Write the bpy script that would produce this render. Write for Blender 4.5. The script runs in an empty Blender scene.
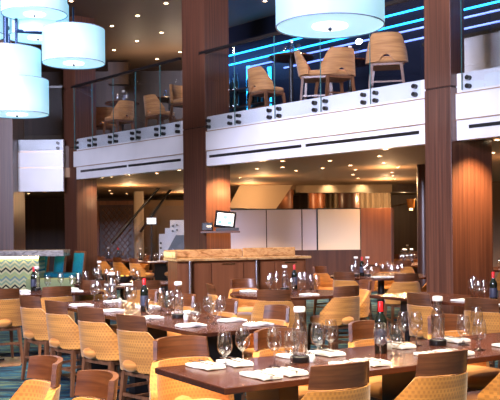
import bpy, bmesh, math, random
from mathutils import Vector, Matrix
random.seed(7)
PI = math.pi
C = bpy.context.scene.collection
scene = bpy.context.scene

# ------------------------------------------------------------------ camera
F, CX, CY, H, ROLL = 860.0, 250.0, 231.0, 1.47, math.radians(0.6)
cam_d = bpy.data.cameras.new('camera'); cam = bpy.data.objects.new('camera', cam_d); C.objects.link(cam)
cam_d.sensor_width = 36; cam_d.lens = 36*F/500; cam_d.shift_y = (CY-200)/500; cam_d.clip_end = 200; cam_d.clip_start = .1
cam.matrix_world = Matrix.Translation((0, 0, H)) @ Matrix.Rotation(PI/2, 4, 'X') @ Matrix.Rotation(-ROLL, 4, 'Z')
scene.camera = cam

def ray(px, py):
    dx, dy = px-CX, py-CY
    c, s = math.cos(ROLL), math.sin(ROLL)
    return (dx*c-dy*s)/F, (dx*s+dy*c)/F          # X per depth, drop per depth
def at_z(px, py, z):                              # where the sight line meets height z
    a, b = ray(px, py); d = (H-z)/b
    return Vector((a*d, d, z))
def at_d(px, py, d):
    a, b = ray(px, py)
    return Vector((a*d, d, H-b*d))
def proj(p):
    dx0, dy0 = p[0]/p[1]*F, (H-p[2])/p[1]*F
    c, s = math.cos(ROLL), math.sin(ROLL)
    return CX+dx0*c+dy0*s, CY-dx0*s+dy0*c

# ------------------------------------------------------------------ materials
def nt(name):
    m = bpy.data.materials.new(name); m.use_nodes = True
    t = m.node_tree; return m, t, t.nodes['Principled BSDF']
def N(t, kind, **kw):
    n = t.nodes.new(kind)
    for k, v in kw.items():
        if k in n.inputs.keys(): n.inputs[k].default_value = v
        else: setattr(n, k, v)
    return n
def plain(name, col, rough=.5, metal=0, spec=.5, coat=0, sheen=0):
    m, t, b = nt(name)
    b.inputs['Base Color'].default_value = (*col, 1); b.inputs['Roughness'].default_value = rough
    b.inputs['Metallic'].default_value = metal; b.inputs['Specular IOR Level'].default_value = spec
    b.inputs['Coat Weight'].default_value = coat; b.inputs['Sheen Weight'].default_value = sheen
    return m
def noisy(name, cols, scale=(1, 1, 1), nscale=5, detail=4, rough=.5, spec=.5, coat=0, bump=0, lo=.3, hi=.7, distort=0, rot=0):
    m, t, b = nt(name)
    tc = N(t, 'ShaderNodeTexCoord'); mp = N(t, 'ShaderNodeMapping'); mp.inputs['Scale'].default_value = scale
    mp.inputs['Rotation'].default_value = (0, 0, rot)
    no = N(t, 'ShaderNodeTexNoise', Scale=nscale, Detail=detail, Distortion=distort)
    cr = N(t, 'ShaderNodeValToRGB'); e = cr.color_ramp.elements
    e[0].position = lo; e[0].color = (*cols[0], 1); e[1].position = hi; e[1].color = (*cols[-1], 1)
    for i, c in enumerate(cols[1:-1]):
        x = e.new(lo+(hi-lo)*(i+1)/(len(cols)-1)); x.color = (*c, 1)
    t.links.new(tc.outputs['Object'], mp.inputs[0]); t.links.new(mp.outputs[0], no.inputs[0])
    t.links.new(no.outputs[0], cr.inputs[0]); t.links.new(cr.outputs[0], b.inputs['Base Color'])
    b.inputs['Roughness'].default_value = rough; b.inputs['Specular IOR Level'].default_value = spec
    b.inputs['Coat Weight'].default_value = coat; b.inputs['Coat Roughness'].default_value = .12
    if bump:
        bp = N(t, 'ShaderNodeBump', Strength=bump, Distance=.01)
        t.links.new(no.outputs[0], bp.inputs['Height']); t.links.new(bp.outputs[0], b.inputs['Normal'])
    return m
def emis(name, col, s):
    m, t, b = nt(name)
    b.inputs['Base Color'].default_value = (*col, 1)
    b.inputs['Emission Color'].default_value = (*col, 1); b.inputs['Emission Strength'].default_value = s
    return m
def glass_mat(name, tint=(1, 1, 1), refl=(1, 1, 1), ior=1.45, rough=.01, boost=0.0):
    m = bpy.data.materials.new(name); m.use_nodes = True; t = m.node_tree; t.nodes.clear()
    o = N(t, 'ShaderNodeOutputMaterial'); mx = N(t, 'ShaderNodeMixShader'); tr = N(t, 'ShaderNodeBsdfTransparent')
    gl = N(t, 'ShaderNodeBsdfGlossy', Roughness=rough); lw = N(t, 'ShaderNodeLayerWeight', Blend=.5)
    pw = N(t, 'ShaderNodeMath', operation='POWER'); pw.inputs[1].default_value = 4.0; t.links.new(lw.outputs['Facing'], pw.inputs[0])
    fr = N(t, 'ShaderNodeMath', operation='MULTIPLY_ADD'); f0 = ((ior-1)/(ior+1))**2; fr.inputs[1].default_value = (1-f0)*.9; fr.inputs[2].default_value = f0
    t.links.new(pw.outputs[0], fr.inputs[0])
    tr.inputs[0].default_value = (*tint, 1); gl.inputs[0].default_value = (*refl, 1)
    ad = N(t, 'ShaderNodeMath', operation='ADD', use_clamp=True); ad.inputs[1].default_value = boost
    t.links.new(fr.outputs[0], ad.inputs[0]); t.links.new(ad.outputs[0], mx.inputs[0])
    t.links.new(tr.outputs[0], mx.inputs[1]); t.links.new(gl.outputs[0], mx.inputs[2]); t.links.new(mx.outputs[0], o.inputs[0])
    return m

M = {}
M['veneer'] = noisy('veneer', [(.060, .022, .013), (.10, .037, .021), (.145, .055, .030)], (1, 1, .015), 38, 3, rough=.38, spec=.6, coat=.25, lo=.3, hi=.7)
M['joint'] = plain('joint', (.03, .012, .008), .6)
M['tabletop'] = noisy('tabletop', [(.042, .012, .007), (.062, .018, .010), (.088, .028, .014)], (1.0, 6, 1), 4, 5, rough=.25, spec=.45, coat=.1, lo=.3, hi=.75)
M['rail'] = noisy('rail', [(.070, .021, .008), (.12, .039, .014), (.175, .063, .023)], (1.2, 1.2, 14), 3, 5, rough=.35, coat=.15, lo=.3, hi=.7, distort=.5)
M['legwood'] = noisy('legwood', [(.12, .045, .02), (.24, .10, .045)], (9, 9, 1), 4, 3, rough=.35)
M['black'] = plain('black', (.012, .010, .010), .35)
M['blackgloss'] = plain('blackgloss', (.008, .008, .010), .12)
M['steel'] = plain('steel', (.55, .55, .58), .25, 1)
M['brass'] = plain('brass', (.8, .6, .32), .25, 1)
M['white'] = plain('white', (.80, .80, .82), .5)
M['fascia'] = noisy('fascia', [(.70, .69, .70), (.80, .79, .80)], (1, 1, 1), 1.5, 2, rough=.32, spec=.5)
M['bronze'] = plain('bronze', (.45, .27, .15), .35, .6)
M['cloth'] = noisy('cloth', [(.80, .77, .72), (.93, .91, .88)], (1, 1, 1), 25, 2, rough=.9, bump=.2)
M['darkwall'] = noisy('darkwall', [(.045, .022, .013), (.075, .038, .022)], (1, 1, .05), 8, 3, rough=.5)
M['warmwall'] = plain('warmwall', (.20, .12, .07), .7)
M['beige'] = plain('beige', (.42, .31, .20), .7)
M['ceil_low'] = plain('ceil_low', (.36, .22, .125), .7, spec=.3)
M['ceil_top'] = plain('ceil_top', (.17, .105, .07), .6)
M['slabside'] = plain('slabside', (.12, .08, .06), .7)
M['lilac'] = plain('lilac', (.66, .55, .58), .6)
M['cream'] = plain('cream', (.80, .64, .46), .6)
M['redwood'] = noisy('redwood', [(.16, .05, .018), (.24, .08, .03)], (1, 1, .03), 16, 3, rough=.4)
M['deepwood'] = noisy('deepwood', [(.045, .016, .010), (.08, .03, .018)], (1, 1, .03), 14, 3, rough=.35)
M['marble'] = noisy('marble', [(.22, .095, .03), (.42, .21, .08), (.56, .32, .13), (.30, .14, .05)], (1, 1, 2), 7, 6, rough=.18, coat=.4, lo=.3, hi=.72, distort=1.2)
M['greymarble'] = noisy('greymarble', [(.2, .18, .17), (.38, .35, .34), (.5, .46, .44)], (1, 1, 2), 9, 6, rough=.22, coat=.3, lo=.35, hi=.7, distort=.8)
M['teal'] = noisy('teal', [(.0, .13, .22), (.01, .25, .34)], (1, 1, 1), 60, 2, rough=.55)
M['seatgreen'] = plain('seatgreen', (.30, .36, .16), .7)
M['curtain'] = plain('curtain', (.22, .17, .11), .8)
M['bottle'] = plain('bottle', (.010, .014, .010), .06, spec=.7, coat=.6)
M['redcap'] = plain('redcap', (.62, .015, .02), .28)
M['label'] = plain('paper_label', (.035, .04, .07), .5)
M['glass'] = glass_mat('goblet_glass', (.97, .97, .98), (1, 1, 1), 1.5, .06, .08)
def real_glass(name, col, ior=1.48, rough=.0):
    m = bpy.data.materials.new(name); m.use_nodes = True; t = m.node_tree; t.nodes.clear()
    o = N(t, 'ShaderNodeOutputMaterial'); g = N(t, 'ShaderNodeBsdfGlass', Roughness=rough, IOR=ior); g.inputs[0].default_value = (*col, 1)
    
    tr = N(t, 'ShaderNodeBsdfTransparent'); tr.inputs[0].default_value = (.98, .98, 1, 1); gl = N(t, 'ShaderNodeBsdfGlossy', Roughness=.06)
    m1 = N(t, 'ShaderNodeMixShader'); m1.inputs[0].default_value = .14; t.links.new(tr.outputs[0], m1.inputs[1]); t.links.new(gl.outputs[0], m1.inputs[2])
    m2 = N(t, 'ShaderNodeMixShader'); m2.inputs[0].default_value = .55; t.links.new(g.outputs[0], m2.inputs[1]); t.links.new(m1.outputs[0], m2.inputs[2])
    t.links.new(m2.outputs[0], o.inputs[0]); return m
M['glass'] = real_glass('goblet_glass', (.99, .99, 1.0))
M['bowl'] = glass_mat('goblet_bowl_glass', (.985, .985, .99), (1, 1, 1), 1.6, .03, .06)
M['water'] = real_glass('water', (.97, .98, 1.0), 1.33)
M['pane'] = glass_mat('pane_glass', (.95, .97, .985), (.85, .92, 1), 1.5, .003, .015)
M['glassedge'] = plain('glass_edge', (.06, .16, .15), .1, spec=.8)
M['led'] = emis('blue_led', (.02, .42, 1.0), 5.0)
M['ledsoft'] = emis('violet_led', (.22, .34, 1.0), 1.6)
M['lampglow'] = emis('downlight_glow', (1.0, .80, .52), 16)
M['stripglow'] = emis('warm_strip_glow', (1.0, .78, .36), 26)
M['screen_w'] = emis('screen_white', (.85, .95, 1.0), 1.0)
M['screen_b'] = emis('screen_blue', (.10, .35, .75), 1.0)
M['screen_g'] = emis('screen_grey', (.45, .50, .52), 1.0)
M['candle'] = emis('warm_lamp_glow', (1.0, .6, .22), 7)
M['bluewall'] = plain('bluewall', (.006, .009, .022), .5, spec=.25)
M['backrefl'] = plain('amber_bottle', (.30, .12, .03), .1, spec=.8)
M['orange'] = plain('orange_peel', (.85, .35, .05), .5)
M['lemon'] = plain('lemon_peel', (.85, .65, .08), .5)

def shade_mat():
    m, t, b = nt('lampshade')
    b.inputs['Base Color'].default_value = (.30, .38, .42, 1)
    tc = N(t, 'ShaderNodeTexCoord'); no = N(t, 'ShaderNodeTexNoise', Scale=2.2, Detail=1)
    cr = N(t, 'ShaderNodeValToRGB'); e = cr.color_ramp.elements
    e[0].position = .35; e[0].color = (.14, .50, .72, 1); e[1].position = .7; e[1].color = (.42, .72, .85, 1)
    t.links.new(tc.outputs['Object'], no.inputs[0]); t.links.new(no.outputs[0], cr.inputs[0])
    t.links.new(cr.outputs[0], b.inputs['Emission Color']); b.inputs['Emission Strength'].default_value = .95
    return m
M['shade'] = shade_mat()
M['shadebot'] = emis('lamp_diffuser', (.45, .76, .88), 1.0)
M['lampplate'] = emis('lamp_bulb_plate', (1, 1, .98), 3.0)
M['shaderim'] = plain('shade_rim', (.22, .28, .45), .4)
M['navy'] = plain('navy_metal', (.02, .04, .10), .3, .6)

def fabric_mat(name, base, dark, pattern=True):
    m, t, b = nt(name)
    b.inputs['Roughness'].default_value = .75; b.inputs['Sheen Weight'].default_value = .25
    tc = N(t, 'ShaderNodeTexCoord'); sp = N(t, 'ShaderNodeSeparateXYZ'); t.links.new(tc.outputs['Object'], sp.inputs[0])
    def mth(op, a, bb=None):
        n = N(t, 'ShaderNodeMath', operation=op)
        for i, v in enumerate((a, bb)):
            if v is None: continue
            if isinstance(v, (int, float)): n.inputs[i].default_value = v
            else: t.links.new(v, n.inputs[i])
        return n.outputs[0]
    z = mth('DIVIDE', sp.outputs['Z'], .021)
    row = mth('FLOOR', z); zf = mth('FRACT', z)
    x = mth('ADD', mth('DIVIDE', sp.outputs['X'], .021), mth('MULTIPLY', row, .5)); xf = mth('FRACT', mth('ADD', x, 100.0))
    a = mth('LESS_THAN', mth('ABSOLUTE', mth('SUBTRACT', xf, .5)), .24)
    c = mth('LESS_THAN', mth('ABSOLUTE', mth('SUBTRACT', zf, .5)), .32)
    mask = mth('MULTIPLY', a, c)
    no = N(t, 'ShaderNodeTexNoise', Scale=6.0, Detail=2); mp = N(t, 'ShaderNodeMapping'); mp.inputs['Scale'].default_value = (.4, .4, 5)
    t.links.new(tc.outputs['Object'], mp.inputs[0]); t.links.new(mp.outputs[0], no.inputs[0])
    m1 = N(t, 'ShaderNodeMix', data_type='RGBA'); m1.inputs[6].default_value = (*base, 1)
    m1.inputs[7].default_value = (base[0]*.72, base[1]*.66, base[2]*.6, 1)
    cr = N(t, 'ShaderNodeMapRange'); cr.inputs[1].default_value = .4; cr.inputs[2].default_value = .62
    t.links.new(no.outputs[0], cr.inputs[0]); t.links.new(cr.outputs[0], m1.inputs[0])
    mx = N(t, 'ShaderNodeMix', data_type='RGBA'); mx.inputs[7].default_value = (*dark, 1)
    t.links.new(m1.outputs[2], mx.inputs[6])
    t.links.new(mth('MULTIPLY', mask, .5 if pattern else 0.0), mx.inputs[0])
    t.links.new(mx.outputs[2], b.inputs['Base Color'])
    return m
M['fabric'] = fabric_mat('mustard_dash_fabric', (.64, .27, .045), (.28, .10, .016))
M['seatfab'] = fabric_mat('mustard_plain_fabric', (.64, .26, .05), (.5, .3, .1), False)
M['tanfab'] = fabric_mat('tan_fabric', (.62, .28, .09), (.4, .22, .1), False)

def carpet():
    m, t, b = nt('carpet')
    tc = N(t, 'ShaderNodeTexCoord'); mp = N(t, 'ShaderNodeMapping'); mp.inputs['Scale'].default_value = (1.2, 7, 1); mp.inputs['Rotation'].default_value = (0, 0, .45)
    no = N(t, 'ShaderNodeTexNoise', Scale=1.4, Detail=4, Distortion=.8)
    cr = N(t, 'ShaderNodeValToRGB'); e = cr.color_ramp.elements
    e[0].position = .32; e[0].color = (.004, .010, .022, 1); e[1].position = .72; e[1].color = (.16, .22, .18, 1)
    for p, c in ((.45, (.005, .016, .04)), (.52, (.010, .07, .13)), (.56, (.015, .035, .05)), (.62, (.09, .14, .10)), (.66, (.01, .025, .05))):
        x = e.new(p); x.color = (*c, 1)
    t.links.new(tc.outputs['Object'], mp.inputs[0]); t.links.new(mp.outputs[0], no.inputs[0])
    t.links.new(no.outputs[0], cr.inputs[0]); t.links.new(cr.outputs[0], b.inputs['Base Color'])
    b.inputs['Roughness'].default_value = .95; b.inputs['Specular IOR Level'].default_value = .2
    return m
M['carpet'] = carpet()

def chevron():                                    # zigzag mosaic of the bar front
    m, t, b = nt('zigzag_tile')
    tc = N(t, 'ShaderNodeTexCoord'); sp = N(t, 'ShaderNodeSeparateXYZ'); t.links.new(tc.outputs['Object'], sp.inputs[0])
    w = N(t, 'ShaderNodeMath', operation='PINGPONG'); w.inputs[1].default_value = .085
    t.links.new(sp.outputs['X'], w.inputs[0])
    s = N(t, 'ShaderNodeMath', operation='MULTIPLY_ADD'); s.inputs[1].default_value = -.85; t.links.new(w.outputs[0], s.inputs[0]); t.links.new(sp.outputs['Z'], s.inputs[2])
    d = N(t, 'ShaderNodeMath', operation='MULTIPLY'); d.inputs[1].default_value = 3.1; t.links.new(s.outputs[0], d.inputs[0])
    f = N(t, 'ShaderNodeMath', operation='FRACT'); t.links.new(d.outputs[0], f.inputs[0])
    cr = N(t, 'ShaderNodeValToRGB'); cr.color_ramp.interpolation = 'CONSTANT'; e = cr.color_ramp.elements
    cols = [(.42, .52, .24), (.66, .62, .34), (.03, .035, .03), (.64, .60, .32), (.30, .42, .26), (.64, .62, .36), (.22, .34, .30), (.52, .55, .22)]
    e[0].color = (*cols[0], 1); e[1].position = .12; e[1].color = (*cols[1], 1)
    for i, c in enumerate(cols[2:]):
        x = e.new(.25+i*.125); x.color = (*c, 1)
    t.links.new(f.outputs[0], cr.inputs[0]); t.links.new(cr.outputs[0], b.inputs['Base Color']); b.inputs['Roughness'].default_value = .2
    return m
M['chevron'] = chevron()

# ------------------------------------------------------------------ mesh helpers
def bm_new(): return bmesh.new()
def obj(name, bm, mat, parent=None, loc=None, smooth=True, angle=40):
    me = bpy.data.meshes.new(name); bmesh.ops.recalc_face_normals(bm, faces=bm.faces[:]); bm.to_mesh(me); bm.free()
    if smooth:
        for p in me.polygons: p.use_smooth = True
        me.set_sharp_from_angle(angle=math.radians(angle))
    for mm in (mat if isinstance(mat, (list, tuple)) else [mat]): me.materials.append(M[mm])
    o = bpy.data.objects.new(name, me); C.objects.link(o)
    if parent: o.parent = parent
    if loc is not None: o.location = loc
    return o
def box(bm, x0, x1, y0, y1, z0, z1, bev=0, mi=0, mat=None):
    r = bmesh.ops.create_cube(bm, size=1)
    vs = r['verts']
    for v in vs:
        v.co = Vector((x0+(v.co.x+.5)*(x1-x0), y0+(v.co.y+.5)*(y1-y0), z0+(v.co.z+.5)*(z1-z0)))
        if mat: v.co = mat @ v.co
    fs = {f for v in vs for f in v.link_faces}
    for f in fs: f.material_index = mi
    if bev:
        es = list({e for v in vs for e in v.link_edges})
        bmesh.ops.bevel(bm, geom=es, offset=bev, segments=2, affect='EDGES', profile=.6)
def tube(bm, p, q, r0, r1=None, n=10, mi=0):
    p, q = Vector(p), Vector(q); r1 = r0 if r1 is None else r1
    d = (q-p).normalized(); a = d.orthogonal().normalized(); b = d.cross(a)
    R0 = [bm.verts.new(p+(a*math.cos(t)+b*math.sin(t))*r0) for t in [2*PI*i/n for i in range(n)]]
    R1 = [bm.verts.new(q+(a*math.cos(t)+b*math.sin(t))*r1) for t in [2*PI*i/n for i in range(n)]]
    fs = [bm.faces.new((R0[i], R0[(i+1) % n], R1[(i+1) % n], R1[i])) for i in range(n)]
    fs += [bm.faces.new(R0[::-1]), bm.faces.new(R1)]
    for f in fs: f.material_index = mi
def sqbar(bm, p, q, w0, d0, w1=None, d1=None):     # tapered square bar whose section stays level
    w1 = w0 if w1 is None else w1; d1 = d0 if d1 is None else d1
    p, q = Vector(p), Vector(q)
    def ring(c, w, d): return [bm.verts.new(c+Vector((sx*w/2, sy*d/2, 0))) for sx, sy in ((-1, -1), (1, -1), (1, 1), (-1, 1))]
    a, b = ring(p, w0, d0), ring(q, w1, d1)
    for i in range(4): bm.faces.new((a[i], a[(i+1) % 4], b[(i+1) % 4], b[i]))
    bm.faces.new(a[::-1]); bm.faces.new(b)
def lathe(bm, prof, n=20, cap0=True, cap1=True, mi=0):
    rings = []
    for r, z in prof:
        rings.append([bm.verts.new((r*math.cos(2*PI*i/n), r*math.sin(2*PI*i/n), z)) for i in range(n)])
    for a, b in zip(rings, rings[1:]):
        for i in range(n): bm.faces.new((a[i], a[(i+1) % n], b[(i+1) % n], b[i])).material_index = mi
    if cap0: bm.faces.new(rings[0][::-1]).material_index = mi
    if cap1: bm.faces.new(rings[-1]).material_index = mi
def prism(bm, pts, d, mi=0):                       # polygon of 3-D points extruded by vector d
    a = [bm.verts.new(Vector(p)) for p in pts]; b = [bm.verts.new(Vector(p)+Vector(d)) for p in pts]
    n = len(pts)
    for i in range(n): bm.faces.new((a[i], a[(i+1) % n], b[(i+1) % n], b[i])).material_index = mi
    bm.faces.new(a[::-1]).material_index = mi; bm.faces.new(b).material_index = mi
def slab(bm, fn, nu, nv, th):                      # curved sheet with thickness; fn(u,v)->(point, outward unit)
    O = [[None]*(nv+1) for _ in range(nu+1)]; I = [[None]*(nv+1) for _ in range(nu+1)]
    for i in range(nu+1):
        for j in range(nv+1):
            p, n = fn(i/nu, j/nv)
            O[i][j] = bm.verts.new(p+n*th/2); I[i][j] = bm.verts.new(p-n*th/2)
    for i in range(nu):
        for j in range(nv):
            bm.faces.new((O[i][j], O[i+1][j], O[i+1][j+1], O[i][j+1])); bm.faces.new((I[i][j], I[i][j+1], I[i+1][j+1], I[i+1][j]))
    for i in range(nu):
        bm.faces.new((O[i][0], I[i][0], I[i+1][0], O[i+1][0])); bm.faces.new((O[i][nv], O[i+1][nv], I[i+1][nv], I[i][nv]))
    for j in range(nv):
        bm.faces.new((O[0][j], O[0][j+1], I[0][j+1], I[0][j])); bm.faces.new((O[nu][j], I[nu][j], I[nu][j+1], O[nu][j+1]))

THINGS = []
def thing(name, label, cat, loc=(0, 0, 0), rz=0, group=None):
    o = bpy.data.objects.new(name, None); C.objects.link(o); o.location = loc; o.rotation_euler = (0, 0, rz)
    o['label'] = label; o['category'] = cat; o.empty_display_size = .1
    if group: o['group'] = group
    return o
def tag(o, label, cat, group=None):
    o['label'] = label; o['category'] = cat
    if group: o['group'] = group
    return o
def struct(o, label=None):
    o['kind'] = 'structure'
    if label: o['label'] = label
    return o
def copy_tree(o, parent=None):
    c = o.copy(); C.objects.link(c)
    if parent: c.parent = parent
    for ch in list(o.children): copy_tree(ch, c)
    return c
def rotz(d): return math.atan2(d[1], d[0])-PI/2     # local +Y looks along d

# ------------------------------------------------------------------ directions of the place
A = Vector((.848, .530, 0)); B = Vector((-.530, .848, 0))     # along and across the tables
P1 = at_z(208.6, 165, 2.60); P2 = at_z(425, 142.6, 2.60)
BD = (P1-P2); BD.z = 0; BD.normalize()                        # along the balcony, going back left
BN = Vector((BD.y, -BD.x, 0))                                 # away from the atrium, right and back
def meet(px, P, D, py=200):                                   # sight plane of column px with the level line P + t D
    a, _ = ray(px, py)
    t = (a*P.y-P.x)/(D.x-a*D.y)
    q = P+D*t; return Vector((q.x, q.y, 0))
L0 = Vector((P1.x, P1.y, 0))
ANG = math.atan2(BD.y, BD.x)
BAL = Matrix.Translation(L0) @ Matrix.Rotation(ANG, 4, 'Z')   # local x: along balcony (back left), -y: away from the atrium
# local y axis of BAL = rotated +90 from BD -> points toward the atrium (left/front)
def bl(p):                                                    # world -> balcony coordinates
    q = BAL.inverted() @ Vector((p[0], p[1], 0)); return q

# ------------------------------------------------------------------ setting
bm = bm_new(); box(bm, -16, 16, -4, 34, -.1, 0); o = obj('floor', bm, 'carpet', smooth=False); struct(o)
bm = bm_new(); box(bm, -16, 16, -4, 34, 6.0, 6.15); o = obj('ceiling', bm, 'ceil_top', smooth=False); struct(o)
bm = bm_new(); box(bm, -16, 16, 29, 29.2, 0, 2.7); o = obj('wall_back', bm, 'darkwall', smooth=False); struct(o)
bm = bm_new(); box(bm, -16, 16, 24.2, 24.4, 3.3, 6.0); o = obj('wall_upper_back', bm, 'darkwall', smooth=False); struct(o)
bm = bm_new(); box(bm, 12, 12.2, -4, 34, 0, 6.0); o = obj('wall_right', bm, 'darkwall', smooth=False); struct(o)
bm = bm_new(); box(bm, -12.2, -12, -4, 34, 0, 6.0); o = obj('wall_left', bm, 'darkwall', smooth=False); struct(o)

bm = bm_new(); prism(bm, [at_z(-30, 358, .001), at_z(26, 357, .001), at_z(20, 366, .001), at_z(-30, 369, .001)], (0, 0, .006)); o = obj('floor_wood_strip', bm, 'legwood', smooth=False); struct(o)
xl = bl(meet(76, L0, BD)).x            # corner of balcony beside the second column
xr = -9.0
corner = BAL @ Vector((xl, 0, 0))
# balcony slab (upper floor / lower ceiling) as a prism
def slab_poly(inset):
    c1 = BAL @ Vector((xl, -inset, 0)); c0 = BAL @ Vector((xr, -inset, 0))
    return [c0, c1, Vector((c1.x, c1.y+inset*.4, 0)), Vector((-12, c1.y+inset*.4, 0)), Vector((-12, 33, 0)), Vector((12, 33, 0)), Vector((12, c0.y, 0))]
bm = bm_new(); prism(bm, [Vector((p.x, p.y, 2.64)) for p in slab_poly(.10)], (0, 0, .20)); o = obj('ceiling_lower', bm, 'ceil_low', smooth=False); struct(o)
bm = bm_new(); prism(bm, [Vector((p.x, p.y, 2.84)) for p in slab_poly(.12)], (0, 0, .46)); o = obj('floor_upper', bm, 'slabside', smooth=False); struct(o)

# fascia along the balcony : three bands, bronze trims, dark air slots
def fascia(name, x0, x1, Mx, slots, low=False):
    bm = bm_new()
    for (z0, z1, y) in ((3.17, 3.42, .02), (2.84, 3.16, .05), (2.58, 2.83, .035)):
        if low and z0 == 2.58: z0, y = 2.34, .05
        box(bm, x0, x1, -.10, y, z0, z1, 0, 0, Mx)
    o = obj(name, bm, 'fascia', smooth=False); struct(o)
    bm = bm_new()
    for z, y in ((3.16, .058), (2.83, .055)): box(bm, x0, x1, -.08, y, z, z+.012, 0, 0, Mx)
    t = obj('trim_bronze', bm, 'bronze', smooth=False); struct(t)
    if slots:
        bm = bm_new()
        for a, b in slots: box(bm, a, b, -.02, .040, 2.715, 2.76, 0, 0, Mx)
        t = obj('trim_slot', bm, 'black', smooth=False); struct(t)
def bx(px, py=150): return bl(meet(px, L0, BD, py)).x
cuts = [(bx(183), bx(82)), ]
sl = []
e0 = bx(82); e1 = bx(130); sl += [(e1+.06, e0), (bx(183)+.02, e1)]
e0 = bx(211); e1 = bx(304.5); e2 = bx(421); sl += [(e1+.03, e0), (e2, e1-.06)]
e0 = bx(471); sl += [(e0-1.6, e0), (e0-4, e0-1.7)]
fascia('wall_balcony_front', xr, xl, BAL, sl)
LFT = Matrix.Translation(Vector((corner.x, corner.y, 0))) @ Matrix.Rotation(PI, 4, 'Z')
fascia('wall_balcony_left', .25, 6.0, LFT, [], low=True)

# ------------------------------------------------------------------ glass railings
def railing(name, label, x0, x1, Mx, edges):
    # edges : balcony x of the pane joints, ascending
    root = thing(name, label, 'railing', tuple((Mx @ Vector(((x0+x1)/2, 0, 3.2)))))
    inv = Matrix.Translation(-Vector(root.location))
    T = inv @ Mx
    for a, b in zip(edges, edges[1:]):
        bm = bm_new(); box(bm, a+.012, b-.012, .045, .057, 3.20, 4.50, 0, 0, T)
        g = obj('glass_panel', bm, 'pane', root, smooth=False)
        bm = bm_new(); box(bm, b-.019, b-.012, .044, .058, 3.20, 4.50, 0, 0, T); obj('glass_edge', bm, 'glassedge', g, smooth=False)
        for x in (a+.11, b-.11):
            for z in (3.24, 3.345):
                bm = bm_new()
                p, q = T @ Vector((x, .02, z)), T @ Vector((x, .088, z)); tube(bm, p, q, .030, n=12)
                obj('clamp_bolt', bm, 'black', g)
    bm = bm_new(); box(bm, x0, x1, .025, .078, 4.49, 4.535, 0, 0, T); obj('handrail', bm, 'black', root, smooth=False)
    return root
def joints(pxs): return sorted(bx(p, 110) for p in pxs)
railing('glass_railing', 'clear glass balcony railing between the two large wood columns', bx(424, 60), bx(202, 60), BAL, joints([206.5, 236.5, 276.5, 322.5, 372, 424]))
railing('glass_railing', 'clear glass balcony railing between far left column and middle column', bx(183, 90), bx(74, 90), BAL, joints([76, 94, 115, 137.5, 162, 183.5]))
railing('glass_railing', 'clear glass balcony railing right of the right wood column', xr+3, bx(463, 60), BAL, [xr+3, bx(463, 60)-3.0, bx(463, 60)-1.5, bx(463, 60)])
railing('glass_railing', 'clear glass railing above the plain white panel behind the hanging lamps', .25, 6, LFT, [.25, 1.6, 3.0, 4.5, 6])

# ------------------------------------------------------------------ columns
def column(pl, pc, pr, label, e=.13, up=None):
    Lf = L0-BN*e
    n = meet(pc, Lf, BD, 200); l = meet(pl, Lf, BD, 200); r = meet(pr, n, BN, 200)
    w1 = (l-n).length; w2 = (r-n).length
    root = thing('wooden_column', label, 'column', (n.x, n.y, 0), ANG)
    def blk(z0, z1, w2, m, name, g=0):
        bm = bm_new(); box(bm, g, w1-g, -w2+g, -g, z0, z1, .008 if not g else 0); return obj(name, bm, m, root, smooth=False)
    blk(0, 3.245, w2, 'veneer', 'lower_cladding'); blk(3.245, 3.262, w2 if not up else up, 'joint', 'joint_band', .012)
    blk(3.262, 5.999, up or w2, 'veneer', 'upper_cladding')
    bm = bm_new(); box(bm, -.006, w1+.006, -w2-.006, .006, 0, .10); obj('plinth', bm, 'joint', root, smooth=False)
    return n, l, r
cR = column(425.5, 452, 492.5, 'tall square wood column rising behind the nearest right-hand table', .15, .30)
cM = column(183.5, 206, 230.5, 'tall square wood column with the payment terminal on its face', .06)
cL = column(64.5, 76.5, 97, 'tall square wood column behind the teal chairs', .04)
root = thing('wooden_column', 'partly seen wood column at the left edge behind the hanging lamps', 'column', (-4.94, 17.55, 0))
bm = bm_new(); box(bm, -.8, .12, 0, .9, 0, 5.999, .008); obj('cladding', bm, 'veneer', root, smooth=False)

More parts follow.
